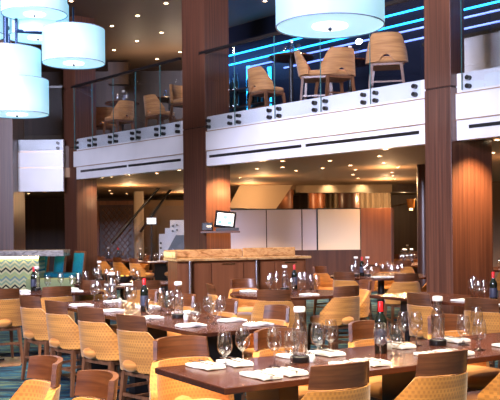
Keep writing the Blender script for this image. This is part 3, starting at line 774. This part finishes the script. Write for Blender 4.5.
round_post(424, 15.5, .12, 'slim dark wood post just left of the right wood column', 'deepwood')
round_post(139, 24.6, .14, 'pale beige round post beside the lattice door', 'cream')
# sconce
p = at_d(411, 203, 26); sc = thing('wall_sconce', 'dim amber wall lamp in the far right corner', 'lamp', tuple(p))
bm = bm_new(); lathe(bm, [(.10, -.15), (.14, .12)], 16); obj('lamp_shade', bm, 'backrefl', sc)
bm = bm_new(); lathe(bm, [(.05, -.22), (.05, -.16)], 12); obj('bulb', bm, 'candle', sc)
bm = bm_new(); box(bm, -.02, .02, .05, 3.0, -.02, .02); obj('bracket', bm, 'brass', sc, smooth=False)

# lattice door
dd = 25.6
a = at_d(99, 205, dd); b = at_d(133.5, 205, dd)
dr = bpy.data.objects.new('door_1', None); C.objects.link(dr); dr.location = ((a.x+b.x)/2, dd, 0); dr['kind'] = 'structure'
wd = b.x-a.x; hz = a.z
bm = bm_new(); box(bm, -wd/2, wd/2, .05, .08, 0, hz); obj('door_leaf', bm, 'deepwood', dr, smooth=False)
bm = bm_new()
for i in range(-14, 16):
    for sgn in (1, -1):
        x0 = i*.16; pts = []
        # clip the diagonal to the door opening
        lo, hi = .05, hz-.08
        x1 = x0+(hi-lo)*sgn*.8
        t0, t1 = 0, 1; w2 = wd/2-.08
        dx = x1-x0
        ta, tb = sorted(((-w2-x0)/dx, (w2-x0)/dx)); t0, t1 = max(0, ta), min(1, tb)
        if t1 > t0: tube(bm, (x0+dx*t0, .04, lo+(hi-lo)*t0), (x0+dx*t1, .04, lo+(hi-lo)*t1), .012, n=6)
obj('lattice', bm, 'legwood', dr)
bm = bm_new(); box(bm, -wd/2-.1, -wd/2, -.02, .1, 0, hz+.12); box(bm, wd/2, wd/2+.1, -.02, .1, 0, hz+.12); box(bm, -wd/2-.1, wd/2+.1, -.021, .101, hz, hz+.12); obj('door_frame', bm, 'redwood', dr, smooth=False)

# staircase
zs = 23.0
st = thing('staircase', 'white stepped staircase with dark handrails rising behind the middle column', 'staircase', (0, zs, 0))
def S(px, py): p = at_d(px, py, zs); return (p.x, 0, p.z)
bm = bm_new(); prism(bm, [S(159, 262), S(159, 234), S(165, 234), S(165, 228), S(170, 228), S(170, 220), S(190, 220), S(190, 262)], (0, 1.3, 0)); obj('steps', bm, 'white', st, smooth=False)
bm = bm_new(); prism(bm, [S(161, 262), S(176, 235), S(190, 235), S(190, 262)], (0, -.03, 0)); obj('dark_stringer', bm, 'black', st, smooth=False)
for (p, q, y) in ((S(112, 243), S(165, 181), -.06), (S(136, 232), S(171, 183), .9)):
    bm = bm_new(); pp, qq = Vector(p)+Vector((0, y, 0)), Vector(q)+Vector((0, y, 0)); tube(bm, pp, qq, .035, n=10); obj('handrail', bm, 'black', st)
bm = bm_new(); pp, qq = Vector(S(171, 183))+Vector((0, .9, 0)), Vector(S(186, 182))+Vector((0, .9, 0)); tube(bm, pp, qq, .035, n=10); obj('handrail', bm, 'black', st)
bm = bm_new(); prism(bm, [S(128, 262), S(128, 238), S(156, 206), S(190, 206), S(190, 235), S(160, 262)], (0, .012, 0))
g = obj('glass_panel', bm, 'pane', st, smooth=False); g.location.y = -.06
for px, py in ((173, 226), (177, 225), (173, 231), (177, 230), (161, 243), (161, 248)):
    bm = bm_new(); x, _, z = S(px, py); tube(bm, (x, -.10, z), (x, -.0, z), .03, n=10); obj('clamp_bolt', bm, 'black', st)
wallpanel('wall_behind_stairs', [(142, 200), (200, 200), (200, 262), (142, 262)], 26.8, 'warmwall', .1)
# small tablet on a stand left of the stairs
p = at_d(151.5, 221, 22.4); tb = thing('tablet_stand', 'small lit tablet on a stand left of the staircase', 'tablet', (p.x, p.y, 0))
bm = bm_new(); box(bm, -.14, .14, -.015, .015, p.z-.10, p.z+.10, .006); k_ = obj('tablet', bm, 'black', tb, smooth=False)
bm = bm_new(); box(bm, -.115, .115, -.019, -.014, p.z-.075, p.z+.075); obj('screen', bm, 'screen_w', k_, smooth=False)
bm = bm_new(); lathe(bm, [(.16, 0), (.16, .02), (.02, .03), (.02, p.z-.10)], 16); obj('stand', bm, 'black', tb)

# ------------------------------------------------------------------ upper level
off = 3.2
BW = BAL @ Matrix.Translation((0, -off, 0))
xe = bl(meet(209, L0+BN*off, BD, 61)).x
bm = bm_new(); box(bm, -9.5, xe, -.15, 0, 3.3, 6.0, 0, 0, BW); o = obj('wall_upper_bar', bm, 'bluewall', smooth=False); struct(o)
def zat(px, py):
    q = meet(px, L0+BN*off, BD, py); _, b_ = ray(px, py); return H-b_*q.y
def wx(px, py): return bl(meet(px, L0+BN*off, BD, py)).x
for i, (px, py, m) in enumerate(((209.5, 61, 'led'), (229, 65.5, 'led'), (248, 67.5, 'ledsoft'))):
    pass
LN = ['bright blue light strip on the balcony bar wall, topmost', 'bright blue light strip on the balcony bar wall, second from top', 'violet light strip on the balcony bar wall, third from top', 'violet light strip on the balcony bar wall, lowest']
for i, (px, py, m) in enumerate(((209.5, 61, 'led'), (229, 65.5, 'led'), (248, 67.5, 'ledsoft'), (285, 68, 'ledsoft'))):
    z = zat(px, py); x1 = wx(px, py)
    bm = bm_new(); box(bm, -9.3-x1, 0, .003, .04, -.013, .013); o = obj('led_strip_light', bm, m, smooth=False); o.matrix_world = BW @ Matrix.Translation((x1, 0, z)); tag(o, LN[i], 'light')
# back bar shelves with bottles
shf = thing('back_bar_shelving', 'upper level bar shelving with blue lit uprights', 'shelving', tuple(BW @ Vector((wx(240, 90), .15, 3.3))))
si = Matrix.Translation(-Vector(shf.location)) @ BW
xa, xb = wx(276, 90), wx(211, 90)
shz = [zat(240, 91.5), zat(240, 108.5)]
for z in shz:
    bm = bm_new(); box(bm, xa, xb, .0, .28, z-.03, z, 0, 0, si); obj('shelf_board', bm, 'deepwood', shf, smooth=False)
for px in (226.5, 249, 270):
    x = wx(px, 90); bm = bm_new(); box(bm, x-.05, x+.05, .0, .03, 3.9, zat(px, 67+(270-px)*-.05), 0, 0, si); obj('light_upright', bm, 'led', shf, smooth=False)
def bar_bottle():
    bm = bm_new(); lathe(bm, [(.038, 0), (.04, .01), (.04, .19), (.018, .25), (.016, .32)], 12); return obj('liquor_bottle', bm, 'bottle')
bb = bar_bottle(); first = True; k = 0
for r_, z in enumerate(shz):
    for px in (214, 218, 222, 231, 235, 239, 243, 254, 258, 262, 266, 273):
        q = BW @ Vector((wx(px, 91), .16, z)); o = bb if first else bb.copy()
        if not first: C.objects.link(o)
        first = False; o.location = q; o.scale = (1, 1, random.choice((.85, 1, 1.12)))
        tag(o, ('dark liquor bottle on the upper bar shelf' if r_ == 0 else 'dark liquor bottle on the lower bar shelf')+' behind the balcony glass', 'bottle', 'liquor bottles, '+('upper' if r_ == 0 else 'lower')+' bar shelf')
# stools & tables upstairs
stool = make_chair(.60, 'upholstered_stool', '', rail=False, fab='tanfab', seatfab='tanfab')
UP = []
stool.scale = (1.15, 1.05, 1)
def up_chair(px, py, face, label, top=.965+.02):
    global stool
    o = stool if not UP else copy_tree(stool); UP.append(o)
    z = 3.30+top-.02; a, b_ = ray(px, py); d = (H-z)/b_
    f = Vector((*face, 0)).normalized(); p = Vector((a*d, d, 0))+f*.28
    o.location = (p.x, p.y, 3.30); o.rotation_euler = (0, 0, rotz(f)); o['label'] = label; o['group'] = 'tan stools on the balcony'
FL = (-BN.x, -BN.y)
up_chair(104, 107.5, (BD.x*.9+BN.x*.4, BD.y*.9+BN.y*.4), 'tan balcony stool, leftmost behind the left glass railing')
up_chair(127, 101, (BD.x-.2, BD.y), 'tan balcony stool between two others behind the left glass railing')
up_chair(149, 95.5, (BN.x, BN.y), 'tan balcony stool with its back against the left glass railing')
up_chair(178, 85, (-BD.x, -BD.y), 'tan balcony stool next to the middle column, left side')
up_chair(254, 68, (BN.x+.1, BN.y), 'small tan balcony stool in front of the bottle shelves')
up_chair(299, 53, (-BD.x+.6, -BD.y+.5), 'tan balcony stool beside the glass table, left of a pair')
up_chair(342, 48, (-.35, 1), 'tan balcony stool showing its full back under the big lampshade')
up_chair(386, 33, (.2, 1), 'tan balcony stool nearest the right wood column')
def up_table(px, py, label, z=1.08):
    a, b_ = ray(px, py); d = (H-3.3-z)/b_
    r = thing('high_table', label, 'table', (a*d, d, 3.3))
    bm = bm_new(); lathe(bm, [(.38, z-.03), (.39, z-.015), (.38, z)], 32); obj('tabletop', bm, 'tabletop', r)
    bm = bm_new(); lathe(bm, [(.24, 0), (.24, .02), (.035, .04), (.035, z-.03)], 16); obj('pedestal', bm, 'black', r)
    return r
def up_glass(r, dx, dy, src, n, tb, z=1.08): place(src, Vector(r.location)+Vector((dx, dy, 0)), 0, tb, 3.3+z)
ut = [up_table(122, 103, 'small high table on the left balcony'), up_table(170, 99, 'small high table on the balcony beside the middle column'), up_table(291, 57, 'small high table on the balcony in front of the blue lit bar'), up_table(350, 62, 'small high table on the balcony under the big lampshade')]
for r, tbn in zip(ut, ('U1', 'U2', 'U3', 'U4')):
    up_glass(r, -.10, 0, GOB, 0, tbn); up_glass(r, .12, -.08, WIN, 0, tbn); up_glass(r, .02, .12, CAR, 0, tbn)
# upper bulkhead
wallpanel('trim_upper_bulkhead', [(108, 62), (128, 62), (128, 84), (108, 84)], 22.5, 'darkwall', .3)
# pale block added for the bluish-white area behind the right glass
bm = bm_new(); o = thing('service_counter', 'long pale counter on the balcony in front of the bar wall', 'counter', tuple(BW @ Vector((wx(380, 60), 1.1, 3.3))))
oi = Matrix.Translation(-Vector(o.location)) @ BW
box(bm, wx(560, 50), wx(474, 60), .8, 1.3, 3.3, 4.35, 0, 0, oi); obj('body', bm, 'white', o, smooth=False)
bm = bm_new(); box(bm, wx(562, 50), wx(472, 60), .75, 1.35, 4.35, 4.39, .004, 0, oi); obj('countertop', bm, 'black', o, smooth=False)

# ------------------------------------------------------------------ hanging drum lamps
def chandelier(label, loc, shades, pole, arms=()):
    root = thing('drum_shade_chandelier', label, 'chandelier', loc); Lc = Vector(loc)
    for (c, r, h) in shades:
        c = Vector(c)-Lc
        bm = bm_new()
        n_ = 48
        def wallf(u, v): t = 2*PI*u; return Vector((r*math.cos(t), r*math.sin(t), v*h)), Vector((math.cos(t), math.sin(t), 0))
        slab(bm, wallf, n_, 1, .006)
        s = obj('shade', bm, 'shade', root, loc=c)
        bm = bm_new(); lathe(bm, [(r-.006, .006), (r-.006, .012)], n_); obj('diffuser', bm, 'shadebot', s)
        for zz in (0, h-.004):
            bm = bm_new()
            for i in range(n_):
                t0, t1 = 2*PI*i/n_, 2*PI*(i+1)/n_
                tube(bm, (r*math.cos(t0), r*math.sin(t0), zz), (r*math.cos(t1), r*math.sin(t1), zz), .005, n=5)
            obj('rim', bm, 'shaderim', s)
        bm = bm_new(); lathe(bm, [(.115, -.004), (.115, .005)], 24); obj('bulb_plate', bm, 'lampplate', s)
        bm = bm_new(); lathe(bm, [(.004, -.03), (.014, -.022), (.014, -.012), (.006, -.004)], 12); obj('finial', bm, 'navy', s)
        bm = bm_new(); tube(bm, (0, 0, .02), (0, 0, h+.25), .012); obj('stem', bm, 'navy', s)
    for (p, q, r) in pole:
        bm = bm_new(); tube(bm, Vector(p)-Lc, Vector(q)-Lc, r, n=14); obj('pole', bm, 'navy', root)
    for (p, q) in arms:
        p, q = Vector(p)-Lc, Vector(q)-Lc
        bm = bm_new(); tube(bm, p, q, .022); obj('arm', bm, 'navy', root)
def sh_at(px, py, wpx, r=.35, h=.39):             # px,py centre of the bottom circle, wpx its width
    d = 2*r*F/wpx; p = at_d(px, py, d); return (p, r, h)
s0 = sh_at(34.5, 14.5, 64); s1 = sh_at(38, 38, 60.5); s2 = sh_at(73.8, 63.5, 61.4); s3 = sh_at(9.5, 84, 61.5); s4 = sh_at(17, 114.5, 62)
s5 = sh_at(-24, 35, 57); s6 = sh_at(-40, 60, 58)
pp = at_d(6.5, 100, 9.6); pq = at_d(17, 100, 9.6)
z1 = at_d(17, 31, 9.6).z
sh2 = s2[0]+Vector((0, 0, .64))
pole = [((pp.x, 9.6, 3.1), (pp.x, 9.6, 5.99), .028), ((pq.x, 9.6, 3.0), (pq.x, 9.6, 4.6), .016), ((pp.x, 9.6, 5.9), (pp.x, 9.6, 5.999), .12)]
arms = [((pq.x, 9.6, z1), (s2[0].x, s2[0].y, z1))]
for s in (s0, s1, s3, s4, s5, s6): arms.append(((pp.x, 9.6, s[0].z+.62), (s[0].x, s[0].y, s[0].z+.62)))
chandelier('cluster of glowing blue-white drum lampshades hanging at upper left', (pp.x, 9.6, 5.99), [s0, s1, s2, s3, s4, s5, s6], pole, arms)
t0 = sh_at(330, 26.5, 107.5)
c0 = t0[0]
t1 = (c0+Vector((.75, .25, .75)), .35, .39); t2 = (c0+Vector((-.1, .8, 1.1)), .35, .39)
ch = c0+Vector((.25, .45, 0))
chandelier('large glowing drum lampshade hanging in front of the balcony, top of the picture', (ch.x, ch.y, 5.99), [t0, t1, t2], [((ch.x, ch.y, c0.z+.5), (ch.x, ch.y, 5.999), .028)],
           [((ch.x, ch.y, s[0].z+.63), (s[0].x, s[0].y, s[0].z+.63)) for s in (t0, t1, t2)])

# ------------------------------------------------------------------ recessed downlights
def dl(name, z, r):
    t = thing(name, '', 'light')
    bm = bm_new(); lathe(bm, [(r*.8, -.004), (r*.8, 0)], 16); obj('lens', bm, 'lampglow', t)
    bm = bm_new()
    def f(u, v): a = 2*PI*u; return Vector(((r*.8+r*.25*v)*math.cos(a), (r*.8+r*.25*v)*math.sin(a), -.004)), Vector((0, 0, 1))
    slab(bm, f, 16, 1, .006); obj('trim_ring', bm, 'bronze', t); return t
low = [(330, 161), (350.4, 165.7), (355.5, 170), (379.3, 156.2), (383.7, 163), (385.4, 149.4), (353, 175), (358, 178.6), (392, 172.5), (393, 176), (398, 167.4), (394.6, 179.3),
       (219.5, 165), (257, 161.6), (257, 169), (282.5, 161.3), (282.5, 167.5), (296, 171), (322.6, 168.4), (240, 178),
       (92.6, 178.6), (102, 178), (111.4, 177), (121.4, 175), (131.4, 174.4), (143, 173), (155, 172), (157, 173.6), (166.6, 171), (179, 170.4), (109.8, 191), (111.6, 194), (126.6, 194),
       (15.3, 192), (28.6, 194), (45, 192), (484, 137), (497, 140), (493, 153)]
D0 = dl('ceiling_downlight', 2.64, .045); firstd = True
LOW = []
for px, py in low:
    p = at_z(px, py-.3, 2.64-.004)
    if p.y > 28 or p.y < 2: continue
    o = D0 if firstd else copy_tree(D0); firstd = False
    o.location = p; tag(o, 'small glowing recessed downlight in the lower ceiling beneath the balcony', 'light', 'downlights under the balcony'); LOW.append(p)
topl = [(166, 3.2), (137.6, 15.6), (112, 26), (161.5, 32.5), (137, 41), (114, 50), (157, 59), (50, 84), (265, 1), (263, 24.5), (233, 34), (180, 52), (298, 42), (71, 1), (352, 50), (373, 44)]
TOP = []
D1 = dl('ceiling_downlight', 6.0, .05); firstd = True
for px, py in topl:
    p = at_z(px, py, 5.993)
    if p.y > 24: continue
    o = D1 if firstd else copy_tree(D1); firstd = False
    o.location = p; tag(o, 'small glowing recessed downlight in the high dark ceiling above the balcony', 'light', 'downlights in the high ceiling'); TOP.append(p)

# ------------------------------------------------------------------ lights
def light(kind, name, loc, energy, col, size=.1, target=None, spot=60, blend=.6, sy=None):
    l = bpy.data.lights.new(name, kind); l.energy = energy; l.color = col
    if kind == 'AREA':
        l.size = size
        if sy: l.shape = 'RECTANGLE'; l.size_y = sy
    else: l.shadow_soft_size = size
    if kind == 'SPOT': l.spot_size = math.radians(spot); l.spot_blend = blend
    o = bpy.data.objects.new(name, l); C.objects.link(o); o.location = loc
    if target is None: target = (loc[0], loc[1], 0)
    d_ = Vector(target)-Vector(loc)
    o.rotation_euler = d_.to_track_quat('-Z', 'Y').to_euler(); return o
WARM = (1.0, .69, .40)
NEUT = (1.0, .84, .60)
for x, y, e in ((-.8, .9, 620), (1.5, .7, 800), (1.2, 3.4, 520), (-.6, 3.0, 420), (2.6, 5.2, 520), (.4, 5.6, 520), (-1.6, 5.2, 480), (-1.4, 8.0, 560), (.8, 8.2, 560), (-3.0, 8.6, 480), (-2.2, 11.5, 520), (.3, 11.2, 420), (2.4, 8.6, 380)):
    light('SPOT', 'spot_high', (x, y, 5.95), e*3.2, NEUT, .12, None, 66 if y > 1 else 96, .8)
for x, y, e in ((-3.0, 20.2, 110), (-3.9, 22.3, 110), (-2.6, 18.4, 70), (.9, 15.0, 80), (2.1, 13.4, 120), (3.3, 17.8, 420), (1.6, 18.7, 300), (4.1, 22.4, 520), (4.75, 15.6, 260), (6.0, 19.5, 200), (.1, 18.9, 300), (2.6, 19.2, 60), (-6.2, 21, 60), (-3.5, 19.3, 160), (-4.6, 21.4, 160), (-3.7, 16.0, 70), (4.4, 12.5, 80)):
    light('SPOT', 'spot_low', (x, y, 2.62), e*2.6, WARM, .05, None, 110, .8)
for x, y, e in ((-3.0, 21.5, 60), (.3, 18.3, 35), (2.6, 16.2, 40), (3.2, 20.0, 60), (0, 21.2, 50), (4.3, 24, 80), (1.9, 24.0, 22), (3.3, 24.1, 70), (5.4, 26, 60), (4.6, 14, 40), (-6.0, 22, 30), (-2.0, 25.5, 35)):
    light('POINT', 'bulb_low', (x, y, 2.35), e*.9, (1, .60, .30), .05)  # omni fill added below the low ceiling to brighten it and the walls
for x, y, e in ((-3.5, 12, 150), (1.5, 10, 120), (-1.8, 21.2, 100), (-2.8, 21.5, 60), (3.4, 13.5, 60)):
    light('POINT', 'bulb_high', (x, y, 5.2), e*.4, (1, .75, .5), .06)  # added omni fill, lifts the high ceiling and upper level
# column washers
w1 = cM[0]+BN*.34-BD*.45; light('SPOT', 'spot_column', (w1.x, w1.y, 2.56), 420, (1, .60, .28), .03, (w1.x+BD.x*.45, w1.y+BD.y*.45, 1.0), 110, .8)
w1 = cR[0]+BN*.42-BD*.50; light('SPOT', 'spot_column', (w1.x, w1.y, 2.56), 420, (1, .60, .28), .03, (w1.x+BD.x*.45, w1.y+BD.y*.45, 1.0), 110, .8)
w1 = cL[0]+BN*.38-BD*.24; light('SPOT', 'spot_column', (w1.x, w1.y, 2.56), 30, (1, .70, .40), .03, (w1.x+BD.x*.45, w1.y+BD.y*.45, 1.0), 110, .8)
for px in (329, 363):
    p = at_d(px, 183, 22.0); light('SPOT', 'spot_bulkhead', (p.x, 22.1, 2.62), 10, (1, .75, .45), .03, (p.x, 22.35, 2.4), 120, .8)
p = at_d(285, 200, 23.9); light('SPOT', 'spot_post', (p.x, 24.0, 2.6), 14, (1, .66, .35), .03, (p.x, 24.3, 1.6), 70, .8)
# upper level pools
for px, py in ((104, 60), (150, 55), (300, 20), (345, 20), (395, 8)):
    q = meet(px, L0+BN*1.4, BD, py); light('SPOT', 'spot_upper', (q.x, q.y, 5.9), 260, WARM, .05, None, 80, .8)
q = BW @ Vector((wx(240, 80), .6, 5.3)); light('AREA', 'area_bar', q, 40, (.15, .4, 1), 2.0, tuple(BW @ Vector((wx(240, 80), 0, 4.4))), sy=.2)
# cool daylight through the windows behind the camera
light('AREA', 'daylight', (-5.5, -2.5, 4.8), 960, (.70, .72, 1.0), 4.0, (0.6, 14, 5.2), sy=2.4).data.spread = math.radians(68)
wd_ = bpy.data.worlds.new('world'); scene.world = wd_; wd_.use_nodes = True
wd_.node_tree.nodes['Background'].inputs[0].default_value = (.62, .46, .34, 1); wd_.node_tree.nodes['Background'].inputs[1].default_value = .26

# ------------------------------------------------------------------ labels
TN = {'T1': 'nearest table', 'T2': 'long middle table', 'T3': 'table below the zigzag bar', 'T4': 'table by the staircase', 'T5': 'round table before marble counter',
      'T6': 'round table before the cream partition', 'T7': 'table before the right wood column', 'T8': 'far round table left of right column', 'T9': 'round table behind the long table',
      'T11': 'farthest round table', 'T12': 'table past the right column', 'T0': 'bottom left table', 'U1': 'left balcony high table', 'U2': 'balcony table beside middle column', 'U3': 'balcony table before the blue bar', 'U4': 'balcony table under the big lampshade'}
KN = {'water_goblet': ('short clear water goblet', 'glass', 'water goblets'), 'wine_glass': ('tall clear wine glass', 'glass', 'wine glasses'),
      'water_carafe': ('clear white-capped carafe', 'carafe', 'water carafes'), 'wine_bottle': ('dark wine bottle with red capsule', 'bottle', 'wine bottles'),
      'salt_shaker': ('small white shaker', 'shaker', 'shakers'), 'folded_napkin': ('folded white napkin', 'napkin', 'napkins'), 'fork': ('silver fork on a napkin', 'fork', 'forks'), 'table_knife': ('silver knife on a napkin', 'knife', 'knives')}
ORD = ['first', 'second', 'third', 'fourth', 'fifth', 'sixth', 'seventh', 'eighth', 'ninth', 'tenth', 'eleventh', 'twelfth', 'thirteenth', 'fourteenth', 'fifteenth']
for (kind, tb), lst in ITEMS.items():
    lst.sort(key=lambda o: proj((o.location.x, o.location.y, o.location.z))[0])
    ds, cat, gp = KN[kind]
    for i, o in enumerate(lst):
        n_ = len(lst)
        where = '' if n_ == 1 else (', leftmost' if i == 0 else ', rightmost' if i == n_-1 else ', '+ORD[i]+' from left')
        if tb.startswith('U'): where = ''
        o['label'] = ds+' on the '+TN[tb]+where; o['category'] = cat
        if n_ > 1: o['group'] = gp+' on the '+TN[tb]
CN = {'T1n': ('mustard dashed-fabric chair, back to viewer, at nearest table', 'chairs on the near side of the nearest table'), 'T1f': ('mustard chair facing viewer across the nearest table', 'chairs on the far side of the nearest table'),
      'T2l': ('mustard chair in the four-chair row along the long table', 'four-chair row along the long table'), 'T2r': ('mustard chair on the far side of the long table', 'chairs on the far side of the long table'),
      'T0': ('mustard chair with curved wood rail at bottom left corner', 'chairs at the bottom left'), 'T3': ('mustard chair before the table below the zigzag bar', 'chairs at the zigzag bar table'),
      'T4l': ('chair in the far row before the staircase table', 'far row of chairs'), 'T4r': ('chair on the far side of the staircase table', 'chairs behind the staircase table'),
      'T5': ('mustard chair around the round table before the marble counter', 'chairs round the counter table'), 'T6': ('chair around the round table before the cream partition', 'chairs round the partition table'),
      'T7': ('mustard chair before the right wood column', 'chairs before the right column'), 'T8': ('far chair at round table left of right column', 'far chairs left of the right column'),
      'T9': ('mustard chair at round table behind the long table', 'chairs behind the long table'), 'T11': ('tiny chair at the farthest round table', 'farthest chairs'), 'T12': ('chair glimpsed past the right wood column', 'chair past the right column')}
for row, lst in CH.items():
    lst.sort(key=lambda o: proj((o.location.x, o.location.y, .8))[0])
    for i, o in enumerate(lst):
        n_ = len(lst)
        o['label'] = CN[row][0]+('' if n_ == 1 else (', leftmost' if i == 0 else ', rightmost' if i == n_-1 else ', '+ORD[i]+' from left')); o['category'] = 'chair'; o['group'] = CN[row][1]

# ------------------------------------------------------------------ view
scene.view_settings.view_transform = 'Standard'; scene.view_settings.look = 'None'; scene.view_settings.gamma = 1
scene.view_settings.use_curve_mapping = False; scene.view_settings.exposure = 0.0
scene.cycles.use_denoising = True; scene.cycles.max_bounces = 14; scene.cycles.transmission_bounces = 14; scene.cycles.transparent_max_bounces = 32; scene.cycles.sample_clamp_indirect = 6
